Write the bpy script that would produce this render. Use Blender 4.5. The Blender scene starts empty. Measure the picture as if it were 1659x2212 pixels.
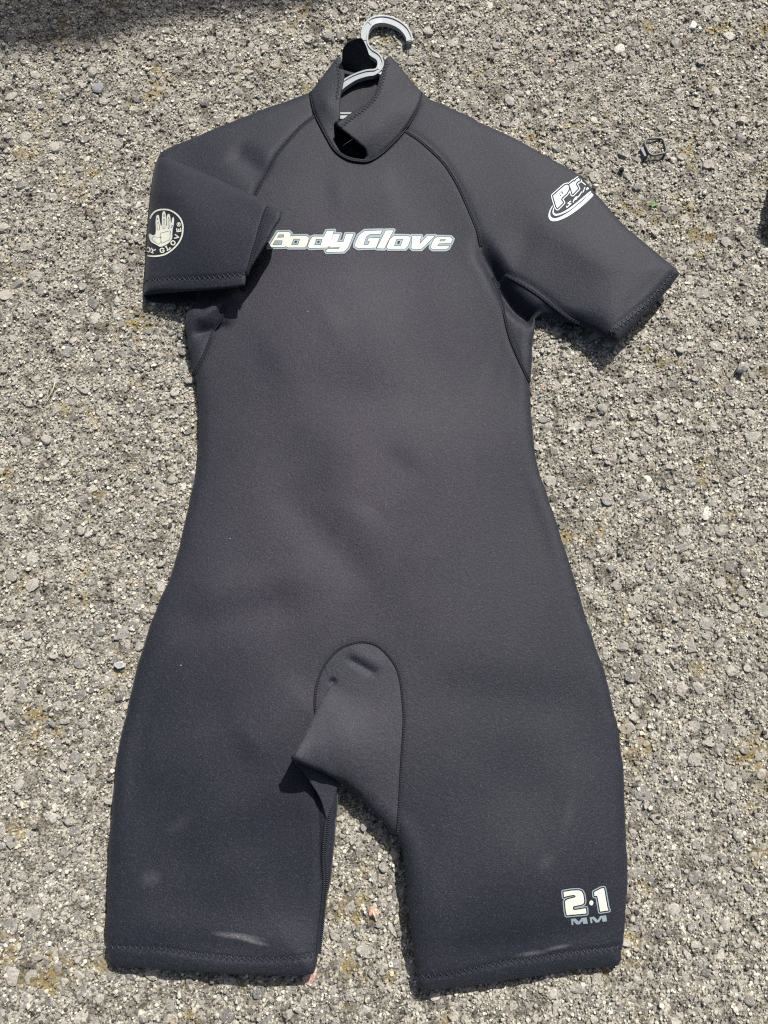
import bpy, math, random
import numpy as np
from mathutils import Vector
R = math.radians
rng = np.random.default_rng(7); random.seed(7)
sc = bpy.context.scene
COL = sc.collection

# ------------------------------------------------------------------ camera, sky, sun, exposure
TILT, DIST, F, CX, CY = R(15.0), 1.0, 1736.0, 829.5, 1106.0
cam_d = bpy.data.cameras.new('camera'); cam = bpy.data.objects.new('camera', cam_d); COL.objects.link(cam)
CAM = np.array([0.0, -DIST * math.sin(TILT), DIST * math.cos(TILT)])
cam.location = CAM; cam.rotation_euler = (TILT, 0, 0)
cam_d.sensor_fit = 'VERTICAL'; cam_d.angle = 2 * math.atan(1106.0 / F)
cam_d.clip_start = 0.01; cam_d.clip_end = 200
sc.camera = cam

SUN_EL, SUN_AZ = R(48), R(28)
S = Vector((math.sin(SUN_AZ) * math.cos(SUN_EL), math.cos(SUN_AZ) * math.cos(SUN_EL), math.sin(SUN_EL)))
w = bpy.data.worlds.new('World'); sc.world = w; w.use_nodes = True
nt = w.node_tree
sky = nt.nodes.new('ShaderNodeTexSky'); sky.sky_type = 'NISHITA'; sky.sun_disc = False
sky.sun_elevation = SUN_EL; sky.sun_rotation = SUN_AZ
bg = nt.nodes['Background']; bg.inputs['Strength'].default_value = 0.075
sky.dust_density = 4.0; sky.air_density = 0.8; sky.ozone_density = 0.6
nt.links.new(sky.outputs[0], bg.inputs['Color'])
sun_d = bpy.data.lights.new('sun', 'SUN'); sun_d.energy = 5.0; sun_d.angle = R(0.53); sun_d.color = (1.0, 0.97, 0.935)
sun = bpy.data.objects.new('sun', sun_d); COL.objects.link(sun); sun.location = S * 20
sun.rotation_euler = (-S).to_track_quat('-Z', 'Y').to_euler()
sc.view_settings.view_transform = 'Standard'; sc.view_settings.look = 'None'
sc.view_settings.exposure = 0.44; sc.view_settings.gamma = 1.0
sc.render.engine = 'CYCLES'
sc.cycles.use_denoising = False
sc.cycles.max_bounces = 5
sc.cycles.filter_width = 1.2 if hasattr(sc.cycles, 'filter_width') else 1.5

# ------------------------------------------------------------------ helpers: places on the ground
def at(px, py, z=0.0):
    """Photograph position (1659 x 2212) at height z above the ground -> world x, y."""
    px = np.asarray(px, float); py = np.asarray(py, float); z = np.asarray(z, float)
    rx = (px - CX) / F; ry = (CY - py) / F
    dy = math.sin(TILT) + ry * math.cos(TILT); dz = -math.cos(TILT) + ry * math.sin(TILT)
    t = (z - CAM[2]) / dz
    return CAM[0] + rx * t, CAM[1] + dy * t

def smooth(pts, n=6, closed=False):
    """Centripetal-free Catmull-Rom through the points; a point given as (x, y, 1) stays a corner."""
    P = [(p[0], p[1]) for p in pts]; c = [len(p) > 2 for p in pts]; m = len(P); out = []
    for i in range(m if closed else m - 1):
        j = (i + 1) % m
        p1 = np.array(P[i]); p2 = np.array(P[j])
        p0 = np.array(P[(i - 1) % m]) if (closed or i > 0) else p1
        p3 = np.array(P[(j + 1) % m]) if (closed or j < m - 1) else p2
        L = np.linalg.norm(p2 - p1) + 1e-9
        def tan(a, b):
            d = b - a; l = np.linalg.norm(d)
            return d / l * L if l > 0 else d
        t1 = (p2 - p1) if c[i] else tan(p0, p2); t2 = (p2 - p1) if c[j] else tan(p1, p3)
        for k in range(n):
            s = k / n
            out.append((2*s**3-3*s**2+1)*p1 + (s**3-2*s**2+s)*t1 + (-2*s**3+3*s**2)*p2 + (s**3-s**2)*t2)
    if not closed: out.append(np.array(P[-1]))
    return np.array(out)

def resample(path, step):
    path = np.asarray(path, float); d = np.r_[0, np.cumsum(np.hypot(*np.diff(path, axis=0).T))]
    n = max(2, int(round(d[-1] / step)) + 1); s = np.linspace(0, d[-1], n)
    return np.c_[np.interp(s, d, path[:, 0]), np.interp(s, d, path[:, 1])]

def dist_path(x, y, path, closed=False):
    x = np.asarray(x, float); sh = x.shape; x = x.ravel(); y = np.asarray(y, float).ravel()
    A = np.asarray(path, float); B = np.roll(A, -1, 0)
    if not closed: A, B = A[:-1], B[:-1]
    out = np.empty(x.size)
    ex, ey = (B - A).T; L2 = ex**2 + ey**2 + 1e-18
    for s in range(0, x.size, 20000):
        dx = x[s:s+20000, None] - A[:, 0]; dy = y[s:s+20000, None] - A[:, 1]
        t = np.clip((dx*ex + dy*ey) / L2, 0, 1)
        out[s:s+20000] = np.sqrt(((dx - t*ex)**2 + (dy - t*ey)**2).min(1))
    return out.reshape(sh)

def inside(x, y, poly):
    x = np.asarray(x, float); y = np.asarray(y, float); c = np.zeros(x.shape, bool)
    A = np.asarray(poly, float); B = np.roll(A, -1, 0)
    for (x0, y0), (x1, y1) in zip(A, B):
        if y0 == y1: continue
        c ^= ((y0 > y) != (y1 > y)) & (x < (x1 - x0) * (y - y0) / (y1 - y0) + x0)
    return c

def sdf(x, y, poly):
    d = dist_path(x, y, poly, True)
    return np.where(inside(x, y, poly), d, -d)

class TPS:
    def __init__(self, pts):
        P = np.array(pts, float); self.c = P[:, :2] / 500.0; n = len(P)
        K = self.phi(np.linalg.norm(self.c[:, None] - self.c[None], axis=2)) + np.eye(n) * 1e-4
        Q = np.c_[np.ones(n), self.c]
        A = np.block([[K, Q], [Q.T, np.zeros((3, 3))]])
        self.w = np.linalg.solve(A, np.r_[P[:, 2], 0, 0, 0])
    @staticmethod
    def phi(r): return np.where(r > 1e-9, r*r*np.log(np.maximum(r, 1e-9)), 0)
    def __call__(self, x, y):
        x = np.asarray(x, float) / 500.0; y = np.asarray(y, float) / 500.0; n = len(self.c)
        o = self.w[n] + self.w[n+1]*x + self.w[n+2]*y
        for (cx, cy), wt in zip(self.c, self.w[:n]): o = o + wt * self.phi(np.hypot(x-cx, y-cy))
        return o

def sstep(a, b, v):
    t = np.clip((v - a) / (b - a), 0, 1); return t*t*(3-2*t)

def seg_gauss(x, y, a, b, s, e=None):
    """Ridge along a-b, width s, fading out at the ends."""
    a = np.array(a, float); b = np.array(b, float); d = b - a; L = np.linalg.norm(d); d /= L
    u = (x-a[0])*d[0] + (y-a[1])*d[1]; v = -(x-a[0])*d[1] + (y-a[1])*d[0]
    e = e or L * .3
    return np.exp(-(v/s)**2) * np.exp(-(np.maximum(0, np.maximum(-u, u-L))/e)**2), v

# ------------------------------------------------------------------ helpers: meshes and objects
def clip_grid(X, Y, G):
    """Mesh of the region G >= 0 on a regular grid. Returns x, y, faces, cut(bool per vertex)."""
    n, m = G.shape; ins = G >= 0
    idx = -np.ones((n, m), int); idx[ins] = np.arange(ins.sum())
    vx = list(X[ins]); vy = list(Y[ins]); faces = []
    c = ins[:-1, :-1].astype(int) + ins[1:, :-1] + ins[1:, 1:] + ins[:-1, 1:]
    fi, fj = np.nonzero(c == 4)
    full = np.c_[idx[fi, fj], idx[fi+1, fj], idx[fi+1, fj+1], idx[fi, fj+1]]
    cut = {}
    def cross(a, b):
        k = (a, b) if a < b else (b, a)
        if k not in cut:
            t = G[a] / (G[a] - G[b]); cut[k] = len(vx)
            vx.append(X[a] + t*(X[b]-X[a])); vy.append(Y[a] + t*(Y[b]-Y[a]))
        return cut[k]
    for i, j in zip(*np.nonzero((c > 0) & (c < 4))):
        q = [(i, j), (i+1, j), (i+1, j+1), (i, j+1)]; f = []
        for k in range(4):
            a, b = q[k], q[(k+1) % 4]
            if ins[a]: f.append(int(idx[a]))
            if ins[a] != ins[b]: f.append(cross(a, b))
        if len(f) > 2: faces.append(f)
    cutm = np.zeros(len(vx), bool); cutm[ins.sum():] = True
    return np.array(vx), np.array(vy), [list(map(int, f)) for f in full] + faces, cutm

def grid(x0, x1, y0, y1, step):
    a = np.arange(x0, x1 + step, step); b = np.arange(y0, y1 + step, step)
    return np.meshgrid(a, b, indexing='ij')

def new_mesh(name, co, faces, mats, smooth_=True, mi=None):
    me = bpy.data.meshes.new(name)
    me.from_pydata([tuple(c) for c in co], [], faces); 
    for m in (mats if isinstance(mats, (list, tuple)) else [mats]): me.materials.append(m)
    if smooth_: me.polygons.foreach_set('use_smooth', [True]*len(me.polygons))
    if mi is not None: me.polygons.foreach_set('material_index', mi)
    me.update(); return me

def obj(name, me, parent=None, **props):
    o = bpy.data.objects.new(name, me); COL.objects.link(o)
    if parent is not None: o.parent = parent
    for k, v in props.items(): o[k] = v
    return o

def empty(name, loc, label, cat, group=None):
    o = bpy.data.objects.new(name, None); COL.objects.link(o); o.location = loc; o.empty_display_size = .02
    o['label'] = label; o['category'] = cat
    if group: o['group'] = group
    return o

def joined(parts):
    co = []; fc = []; mi = []
    for p in parts:
        n = len(co); co += [tuple(c) for c in p[0]]; fc += [[i+n for i in f] for f in p[1]]
        mi += [p[2] if len(p) > 2 else 0] * len(p[1])
    return co, fc, mi

def tube(path, r, sides=6, flat=1.0, caps=True):
    P = np.asarray(path, float); n = len(P)
    T = np.gradient(P, axis=0); T /= np.linalg.norm(T, axis=1)[:, None] + 1e-12
    co = []; fc = []
    rr = np.broadcast_to(np.asarray(r, float), (n,))
    for i in range(n):
        up = np.array([0, 0, 1.0]); s = np.cross(T[i], up)
        if np.linalg.norm(s) < 1e-3: s = np.cross(T[i], [0, 1.0, 0])
        s /= np.linalg.norm(s); u = np.cross(s, T[i])
        for k in range(sides):
            a = 2*math.pi*k/sides
            co.append(P[i] + rr[i]*(math.cos(a)*s + flat*math.sin(a)*u))
    for i in range(n-1):
        for k in range(sides):
            a = i*sides+k; b = i*sides+(k+1) % sides
            fc.append([a, b, b+sides, a+sides])
    if caps:
        fc.append(list(range(sides))[::-1]); fc.append([(n-1)*sides+k for k in range(sides)])
    return co, fc

# ------------------------------------------------------------------ helpers: materials
def mat(name, base=(.5, .5, .5), rough=.6, spec=.5):
    m = bpy.data.materials.new(name); m.use_nodes = True
    b = m.node_tree.nodes['Principled BSDF']
    b.inputs['Base Color'].default_value = (*base, 1); b.inputs['Roughness'].default_value = rough
    b.inputs['Specular IOR Level'].default_value = spec
    return m, m.node_tree, b

class N:
    """Small node-building shorthand."""
    def __init__(s, t): s.t = t
    def new(s, typ, **kw):
        n = s.t.nodes.new(typ)
        for k, v in kw.items(): setattr(n, k, v)
        return n
    def put(s, sock, v):
        if isinstance(v, bpy.types.NodeSocket): s.t.links.new(v, sock)
        elif isinstance(v, (tuple, list)) and len(v) == 3 and sock.type == 'RGBA': sock.default_value = (*v, 1)
        else: sock.default_value = v
    def pos(s): return s.new('ShaderNodeNewGeometry').outputs['Position']
    def noise(s, vec, scale, detail=2, rough=.5, off=None):
        n = s.new('ShaderNodeTexNoise'); 
        if off is not None:
            a = s.new('ShaderNodeVectorMath', operation='ADD'); s.put(a.inputs[0], vec); a.inputs[1].default_value = off; vec = a.outputs[0]
        s.put(n.inputs['Vector'], vec); n.inputs['Scale'].default_value = scale
        n.inputs['Detail'].default_value = detail; n.inputs['Roughness'].default_value = rough
        return n.outputs['Fac']
    def vor(s, vec, scale, out='Color'):
        n = s.new('ShaderNodeTexVoronoi'); s.put(n.inputs['Vector'], vec); n.inputs['Scale'].default_value = scale
        return n.outputs[out]
    def rng(s, v, a, b, c=0.0, d=1.0):
        n = s.new('ShaderNodeMapRange'); s.put(n.inputs['Value'], v)
        for i, q in enumerate((a, b, c, d)): s.put(n.inputs[i+1], q)
        return n.outputs[0]
    def math(s, op, a, b=0.0):
        n = s.new('ShaderNodeMath', operation=op); s.put(n.inputs[0], a); s.put(n.inputs[1], b); return n.outputs[0]
    def mix(s, f, a, b, blend='MIX'):
        n = s.new('ShaderNodeMix', data_type='RGBA', blend_type=blend)
        s.put(n.inputs[0], f); s.put(n.inputs[6], a); s.put(n.inputs[7], b); return n.outputs[2]
    def ramp(s, v, stops, interp='LINEAR'):
        n = s.new('ShaderNodeValToRGB'); r = n.color_ramp; r.interpolation = interp
        while len(r.elements) < len(stops): r.elements.new(1.0)
        for e, (p, c) in zip(r.elements, stops): e.position = p; e.color = (*c, 1)
        s.put(n.inputs[0], v); return n.outputs[0]
    def bump(s, h, strength, dist, normal=None):
        n = s.new('ShaderNodeBump'); s.put(n.inputs['Height'], h); n.inputs['Strength'].default_value = strength
        n.inputs['Distance'].default_value = dist
        if normal is not None: s.put(n.inputs['Normal'], normal)
        return n.outputs[0]

def neoprene(name, tint=(1, 1, 1), level=1.0, dust=(), faded=False):
    m, t, b = mat(name, rough=.62, spec=.24); k = N(t); p = k.pos()
    big = k.noise(p, 7, 3)
    dark = [k_*level*q for k_, q in zip((.0096, .0113, .0176), tint)]; mid = [k_*level*q for k_, q in zip((.0124, .0138, .0198), tint)]
    c = k.mix(k.rng(big, .35, .65), tuple(dark), tuple(mid))
    if faded:                                   # the worn, sun-faded middle of the front
        for (px, py, rx, ry, col, amt) in ((760, 1010, .26, .46, (.0312, .0272, .0362), .97), (700, 640, .20, .20, (.0300, .0275, .0365), .65), (560, 1250, .16, .14, (.0285, .0258, .0340), .6)):
            x, y = at(px, py, .03)
            mp = k.new('ShaderNodeMapping', vector_type='TEXTURE'); k.put(mp.inputs[0], p)
            mp.inputs[1].default_value = (float(x), float(y), 0); mp.inputs[3].default_value = (rx, ry, 10)
            ln = k.new('ShaderNodeVectorMath', operation='LENGTH'); k.put(ln.inputs[0], mp.outputs[0])
            f = k.math('MULTIPLY', k.rng(ln.outputs['Value'], .1, 1, amt, 0), k.rng(k.noise(p, 11, 4, .6, (px, py, 0)), .3, .6, .45, 1.0))
            c = k.mix(f, c, col)
    fine = k.noise(p, 1000, 2, .7); weave = k.noise(p, 330, 2, .6, (1, 2, 3))
    c = k.mix(1.0, c, k.rng(fine, .3, .7, .35, 1.75), 'MULTIPLY')
    c = k.mix(1.0, c, k.rng(weave, .3, .7, .85, 1.16), 'MULTIPLY')
    sp = k.rng(k.vor(p, 1300), .78, 1.0, 0.0, .24)
    c = k.mix(sp, c, (.20, .20, .23))
    for (px, py, rx, ry, rot, amt) in dust:
        x, y = at(px, py, .03)
        mp = k.new('ShaderNodeMapping', vector_type='TEXTURE'); k.put(mp.inputs[0], p)
        mp.inputs[1].default_value = (float(x), float(y), 0); mp.inputs[2].default_value = (0, 0, rot); mp.inputs[3].default_value = (rx, ry, 10)
        ln = k.new('ShaderNodeVectorMath', operation='LENGTH'); k.put(ln.inputs[0], mp.outputs[0])
        f = k.math('MULTIPLY', k.rng(ln.outputs['Value'], 0, 1, amt, 0), k.rng(k.noise(p, 900, 3, .7), .36, .64, .1, 1.25))
        f = k.math('MULTIPLY', f, k.rng(k.noise(p, 60, 3, .6), .3, .6, .45, 1.0))
        c = k.mix(f, c, (.28, .275, .27))
    k.put(b.inputs['Base Color'], c)
    b.inputs['Sheen Weight'].default_value = .06; b.inputs['Sheen Roughness'].default_value = .45
    k.put(b.inputs['Normal'], k.bump(weave, .30, .0014, k.bump(fine, .35, .0012)))
    return m

M_SUIT = neoprene('neoprene_black', faded=True, dust=[(512, 2026, .032, .0038, -.10, .50), (545, 2037, .020, .0030, -.22, .55), (1150, 2066, .022, .0035, .14, .35), (1210, 2052, .018, .0026, .16, .30),
                                          (322, 1900, .014, .011, .3, .16), (380, 1785, .018, .009, .5, .08), (1180, 1860, .015, .009, .8, .11), (1230, 1755, .03, .008, 1.2, .06)])
M_SLEEVE = neoprene('neoprene_sleeve', (1, 1, 1.04), .98)
M_LINER = neoprene('neoprene_lining', (1, 1, 1), .8)
M_GUS = neoprene('neoprene_gusset', (1.56, 1.38, 1.20), 1.38)
M_THREAD, _t, _b = mat('black_thread', (.019, .0205, .026), .5, .4)
M_ZIG, _t, _b = mat('zigzag_thread', (.034, .036, .044), .5, .4)
M_BAND, _t, _b = mat('seam_tape', (.0105, .0118, .0165), .8, .2)
def printed(name, col):
    m, t, b = mat(name, col, .55, .3); k = N(t); p = k.pos()
    c = k.mix(1.0, col, k.rng(k.noise(p, 500, 3, .6), .3, .7, .86, 1.06), 'MULTIPLY'); k.put(b.inputs['Base Color'], c)
    return m
M_IVORY = printed('print_ivory', (.60, .61, .51))
M_SILVER = printed('print_silver', (.22, .275, .29))
M_WHITE = printed('print_pale_silver', (.50, .545, .555))
M_LINE, _t, _b = mat('print_dark_line', (.03, .045, .055), .6, .3)

# ------------------------------------------------------------------ the suit: outlines in photograph positions
SIL = [(672,200,1),(727,125,1),(736,124),(790,122),(833,124),(845,121,1),(867,148),(893,180),(909,198,1),(930,215),(966,232),(1010,253),(1037,267),(1112,301),(1184,344),
 (1249,383),(1285,419),(1337,481),(1395,533),(1454,578),(1469,594,1),(1434,634),(1395,676),(1346,729),(1328,740,1),(1312,733),(1281,716),(1252,703),(1200,690),(1168,684),(1157,692,1),
 (1151,740),(1147,800),(1146,850),(1148,900),(1152,950),(1160,1000),(1172,1040),(1188,1090),(1205,1140),(1222,1190),(1240,1250),(1258,1310),(1278,1370),(1295,1420),(1308,1460),
 (1322,1520),(1335,1570),(1342,1630),(1348,1700),(1352,1782),(1354,1840),(1355,1896),(1354,1942),(1351,1987),(1346,2032),(1343,2052),(1342,2076),(1336,2085,1),(1308,2088),(1240,2095),
 (1171,2106),(1080,2119),(1000,2131),(945,2138),(922,2139),(911,2132),(902,2115),(894,2052),(885,1980),(877,1901),(869,1842),(858,1806),(850,1799),(826,1776),(800,1747),(774,1721),
 (738,1693,1),(731,1693,1),(728,1750),(725,1790),(720,1861),(712,1913),(702,1953),(696,2004),(688,2052),(683,2084),(679,2101),(670,2106),(596,2106),(498,2103),(400,2098),(303,2090),(248,2085),(238,2080),(234,2062),(232,2042),
 (229,1990),(231,1940),(234,1860),(239,1790),(244,1720),(250,1660),(258,1610),(268,1560),(280,1510),(292,1460),(307,1405),(324,1350),(344,1300),(367,1250),(384,1190),(399,1130),(411,1080),(421,1030),(427,980),(430,930),
 (428,880),(424,840),(419,807),(411,769),(402,726),(399,700),(405,678),(415,663),(425,640),(420,560),(350,480),(340,345),(350,329),(380,315),(440,290),(520,257),(600,228)]
ZE = TPS([(672,200,.012),(780,124,.012),(909,198,.012),(1040,268,.010),(1285,419,.016),(1469,594,.028),(1395,676,.03),(1328,740,.030),(1250,702,.020),(1157,692,.012),(1146,850,.008),(1172,1040,.008),
  (1222,1190,.009),(1295,1420,.009),(1342,1630,.009),(1355,1896,.009),(1338,2083,.010),(1171,2106,.013),(1000,2131,.015),(911,2134,.018),(885,1980,.022),(869,1842,.022),(800,1747,.018),(731,1693,.014),
  (720,1861,.009),(696,2004,.010),(676,2104,.019),(498,2103,.018),(303,2090,.014),(238,2083,.013),(234,1860,.010),(268,1560,.009),(344,1300,.008),(411,1080,.008),(430,930,.008),(411,769,.009),(400,700,.012),
  (350,329,.012),(520,257,.012),(780,900,.010),(780,1300,.010),(480,1700,.010),(1100,1700,.010)])
TH = TPS([(672,200,.010),(780,300,.016),(909,198,.012),(520,330,.020),(400,330,.012),(780,480,.018),(600,560,.018),(1100,430,.018),(1250,520,.024),(1380,620,.018),(1200,650,.018),(430,700,.014),(560,760,.017),(780,800,.020),(1050,800,.018),
  (780,1100,.018),(480,1100,.014),(1100,1100,.014),(400,1450,.016),(780,1400,.017),(1200,1450,.016),(300,1800,.015),(480,1850,.019),(650,1850,.017),(300,2070,.010),(600,2080,.011),(950,1850,.015),(1120,1850,.020),(1290,1850,.016),(950,2100,.009),(1200,2080,.010)])
silp = smooth(SIL, 5, True)
_i = np.arange(len(silp)); _n = np.roll(silp, -1, 0) - np.roll(silp, 1, 0); _n = np.c_[_n[:, 1], -_n[:, 0]] / (np.linalg.norm(_n, axis=1)[:, None] + 1e-9)
silp = silp + _n * (.8*np.sin(_i*.37) + .6*np.sin(_i*.91+1) + rng.normal(0, .35, len(silp)))[:, None]
SILW = np.c_[at(silp[:, 0], silp[:, 1], np.maximum(ZE(silp[:, 0], silp[:, 1]), .004))]

def to_px(x, y, z=0.02):
    """Inverse of at(): world -> photograph position."""
    vx = x - CAM[0]; vy = y - CAM[1]; vz = z - CAM[2]
    up = vy*math.cos(TILT) + vz*math.sin(TILT); fw = vy*math.sin(TILT) - vz*math.cos(TILT)
    return CX + F*vx/fw, CY - F*up/fw

RAG_R = smooth([(870,280),(901,299),(932,325),(958,351),(974,374),(992,406),(1014,455),(1031,497),(1039,530)], 8)
RAG_L = smooth([(683,247),(651,273),(620,307),(597,336),(579,372),(560,404),(548,430)], 8)
SIDE_R = smooth([(1066,599),(1079,634),(1089,676),(1102,728),(1122,777),(1145,826)], 8)
SIDE_L = smooth([(487,660),(476,690),(462,712),(452,740),(436,776),(421,806)], 8)
UNDER_R = smooth([(1092,594),(1128,614),(1167,640),(1200,666),(1232,689),(1250,698)], 8)
COLLAR = smooth([(671,198),(675,221),(682,247),(695,273),(706,294),(724,323),(750,341),(776,347),(797,346),(820,333),(844,312),(870,284),(888,258),(906,221),(910,198)], 6)
ARCH = smooth([(686,1560),(681,1520),(684,1485),(694,1450),(713,1420),(738,1398),(765,1388),(790,1386),(815,1394),(838,1414),(856,1440),(866,1475),(871,1520),(873,1560),(868,1640),(864,1720),(859,1800)], 8)
VALLEY = smooth([(1034,505),(1044,548),(1066,585),(1086,622),(1108,652),(1135,676),(1160,690)], 8)
HEM_L = smooth([(233,2046),(300,2047),(360,2050),(420,2060),(500,2069),(560,2072),(620,2070),(684,2061)], 8)
HEM_R = smooth([(905,2112),(985,2101),(1080,2080),(1165,2069),(1240,2058),(1300,2052),(1343,2046)], 8)
CUFF_R = smooth([(1461,585),(1428,622),(1390,662),(1350,695),(1318,720)], 8)
INNER_L = smooth([(708,1672),(711,1700),(713,1725),(707,1770),(704,1800),(700,1850),(703,1900),(700,1940),(694,2000),(688,2060)], 8)

def H_raw(x, y):
    px, py = to_px(x, y)
    d = sdf(x, y, SILW); dd = np.clip(d, 0, None)
    ze = np.maximum(ZE(px, py), .004); r = .017
    prof = np.sqrt(np.clip(1 - (1 - np.clip(dd / r, 0, 1))**2, 0, 1))
    T = np.maximum(TH(px, py), .006) * (.62 + .38*(1-np.exp(-dd/.05)))
    h = ze + T*prof
    f = sstep(0, .03, dd)
    u = 0
    for (lx, ly, ph, a) in WAVES: u = u + a*np.sin(lx*x + ly*y + ph)
    for (ax, ay, bx, by, s, a) in FOLDS:
        g, v = seg_gauss(px, py, (ax, ay), (bx, by), s); u = u + (1.35*a if s >= 30 else a)*g
    h = h + u*f
    # armpit valley: deep between torso and right sleeve
    dv = dist_path(px, py, VALLEY); ramp = sstep(500, 600, py)
    h = h - .019*ramp*np.exp(-(dv/17.0)**2)*sstep(0, .01, dd)
    for path, s, a in ((RAG_R, 7, .0012), (RAG_L, 7, .0012), (SIDE_R, 7, .0012), (SIDE_L, 7, .001), (UNDER_R, 7, .0015), (COLLAR, 8, .001), (ARCH, 6, .0006)):
        m = (px > path[:, 0].min()-30) & (px < path[:, 0].max()+30) & (py > path[:, 1].min()-30) & (py < path[:, 1].max()+30)
        if m.any():
            dp = dist_path(px[m], py[m], path); h[m] -= a*np.exp(-(dp/s)**2)
    for path, s, a in ((HEM_L, 5, .0012), (HEM_R, 5, .0012), (CUFF_R, 5, .0012)):
        m = (px > path[:, 0].min()-30) & (px < path[:, 0].max()+30) & (py > path[:, 1].min()-30) & (py < path[:, 1].max()+30)
        if m.any():
            dp = dist_path(px[m], py[m], path); h[m] -= a*np.exp(-(dp/s)**2)*sstep(0, .008, dd[m])
    return h, d, ze

WAVES = [(22, 9, .3, .0015), (-14, 25, 1.7, .0017), (38, -17, 2.2, .0005), (9, -34, 4.0, .0006), (-45, -30, .9, .0003), (60, 25, 3.0, .00025)]
FOLDS = [  # ax, ay, bx, by, width(px), height(m): slow swells and a few creases of the lying suit
 (430,1345,600,1310,42,-.0020),(470,1285,640,1250,44,.0015),(860,1010,800,1090,45,-.0022),(700,700,600,760,70,.0018),(1120,560,1060,780,30,-.0020),(880,870,700,840,50,-.0015),
 (640,1100,760,1220,40,-.0016),(560,1600,640,1520,50,.0024),(980,1500,1180,1520,60,-.0022),(420,1850,620,1780,50,-.0016),(350,1650,520,1600,70,.0016),
 (700,600,880,590,50,-.0014),(740,430,830,420,50,.0020),(1150,480,1290,580,40,.0020),(1280,700,1400,600,34,.0024),(560,380,520,340,26,-.0055),
 (440,690,500,650,14,.0095),(425,720,480,704,9,-.0065),(412,668,412,690,14,.004),
 (765,1430,800,1450,8,-.0032),(770,1412,815,1432,16,.0018),(716,1476,722,1470,6,-.004),(689,1730,690,1960,7,-.0050),(709,1730,704,1990,10,.0035),
 (930,1930,1000,1700,60,.0016),(1250,1700,1220,1900,50,.0014),(1000,2050,1250,2010,30,-.0012),(350,2000,600,2030,36,.0014)]

# cached height grid for everything that lies on the suit
gx0, gx1, gy0, gy1 = SILW[:, 0].min()-.02, SILW[:, 0].max()+.02, SILW[:, 1].min()-.02, SILW[:, 1].max()+.02
STEP = .002
GX, GY = grid(gx0, gx1, gy0, gy1, STEP)
GH, GD, GE = H_raw(GX, GY)
def H(x, y):
    u = np.clip((np.asarray(x)-gx0)/STEP, 0, GX.shape[0]-1.001); v = np.clip((np.asarray(y)-gy0)/STEP, 0, GX.shape[1]-1.001)
    i = u.astype(int); j = v.astype(int); a = u-i; b = v-j
    return (GH[i, j]*(1-a)*(1-b) + GH[i+1, j]*a*(1-b) + GH[i, j+1]*(1-a)*b + GH[i+1, j+1]*a*b)
def Hpix(px, py):
    """Height of the suit where the photograph shows it at px, py."""
    px = np.asarray(px, float); py = np.asarray(py, float); z = np.full(px.shape, .02)
    for _ in range(7): z = .5*z + .5*H(*at(px, py, z))
    return z

suit = empty('wetsuit', (0, .15, 0), 'black short-sleeved shorty wetsuit laid flat on the asphalt with one sleeve folded over', 'wetsuit')
def child(name, me, parent=suit, **kw):
    o = bpy.data.objects.new(name, me); COL.objects.link(o); o.parent = parent
    o.matrix_parent_inverse = Vector((0, 0, 0)) and o.matrix_parent_inverse
    p = parent; off = Vector((0, 0, 0))
    while p is not None: off += p.location; p = p.parent
    o.location = -off
    for k, v in kw.items(): o[k] = v
    return o

def body_panel(name, keep, material, extra=None):
    """Top and under side of the lying suit where keep >= 0 (keep in metres on the height grid)."""
    G = np.minimum(GD, keep)
    vx, vy, faces, cut = clip_grid(GX, GY, G)
    h, d, ze = H_raw(vx, vy)
    top = np.c_[vx, vy, h]
    edge = cut & (np.abs(d) < 1.6e-3)
    top[edge, 2] = ze[edge]
    zb = np.where(d < .05, ze - (ze-.0028)*sstep(.004, .05, d) - .0026*sstep(0, .004, d), .0028); zb = np.maximum(zb, .0028)
    zb = np.minimum(zb, top[:, 2]-.0008)
    bi = np.arange(len(vx)) + len(vx); bi[edge] = np.nonzero(edge)[0]
    n = len(vx)
    remap = {}; bot = []
    for i in np.nonzero(~edge)[0]: remap[i] = n + len(bot); bot.append((vx[i], vy[i], zb[i]))
    for i in np.nonzero(edge)[0]: remap[i] = i
    bf = [[remap[i] for i in f[::-1]] for f in faces]
    bf = [f for f in bf if len(set(f)) > 2 and not all(q < n for q in f)]
    co = [tuple(c) for c in top] + bot
    return child(name, new_mesh(name, co, faces + bf, material))

def polyw(px): 
    px = np.asarray(px, float); z = Hpix(px[:, 0], px[:, 1]); return np.c_[at(px[:, 0], px[:, 1], z)]
def seg_extend(path, d0, d1):
    a = path[0] + (path[0]-path[3])/np.linalg.norm(path[0]-path[3])*d0; b = path[-1] + (path[-1]-path[-4])/np.linalg.norm(path[-1]-path[-4])*d1
    return np.r_[[a], path, [b]]

# panels: right sleeve, left sleeve (upper run), front
rs = np.r_[COLLAR[-1:], [(888, 258)], RAG_R, VALLEY[6:], [(1163, 700)], [(1330, 800)], [(1560, 600)], [(1300, 330)], [(1000, 190)], [(912, 190)]]
ls = np.r_[RAG_L, [(520, 470)], [(430, 560)], [(300, 520)], [(280, 300)], [(660, 170)], [(671, 198)], [(676, 222)]]
nk = np.r_[COLLAR, [(900, 60)], [(700, 60)]]
K_RS = sdf(GX, GY, polyw(rs)); K_LS = sdf(GX, GY, polyw(ls)); K_NK = sdf(GX, GY, np.c_[at(nk[:, 0], nk[:, 1], .024)])
K_FR = np.minimum(np.minimum(-K_RS, -K_LS), -K_NK)
front = body_panel('front_panel', K_FR, M_SUIT)
sleeve_r = body_panel('sleeve', np.minimum(K_RS, -K_NK), M_SLEEVE)
sleeve_l = body_panel('sleeve', np.minimum(K_LS, -K_NK), M_SLEEVE, )
sleeve_l['label'] = 'sleeve folded back over the chest'
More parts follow.
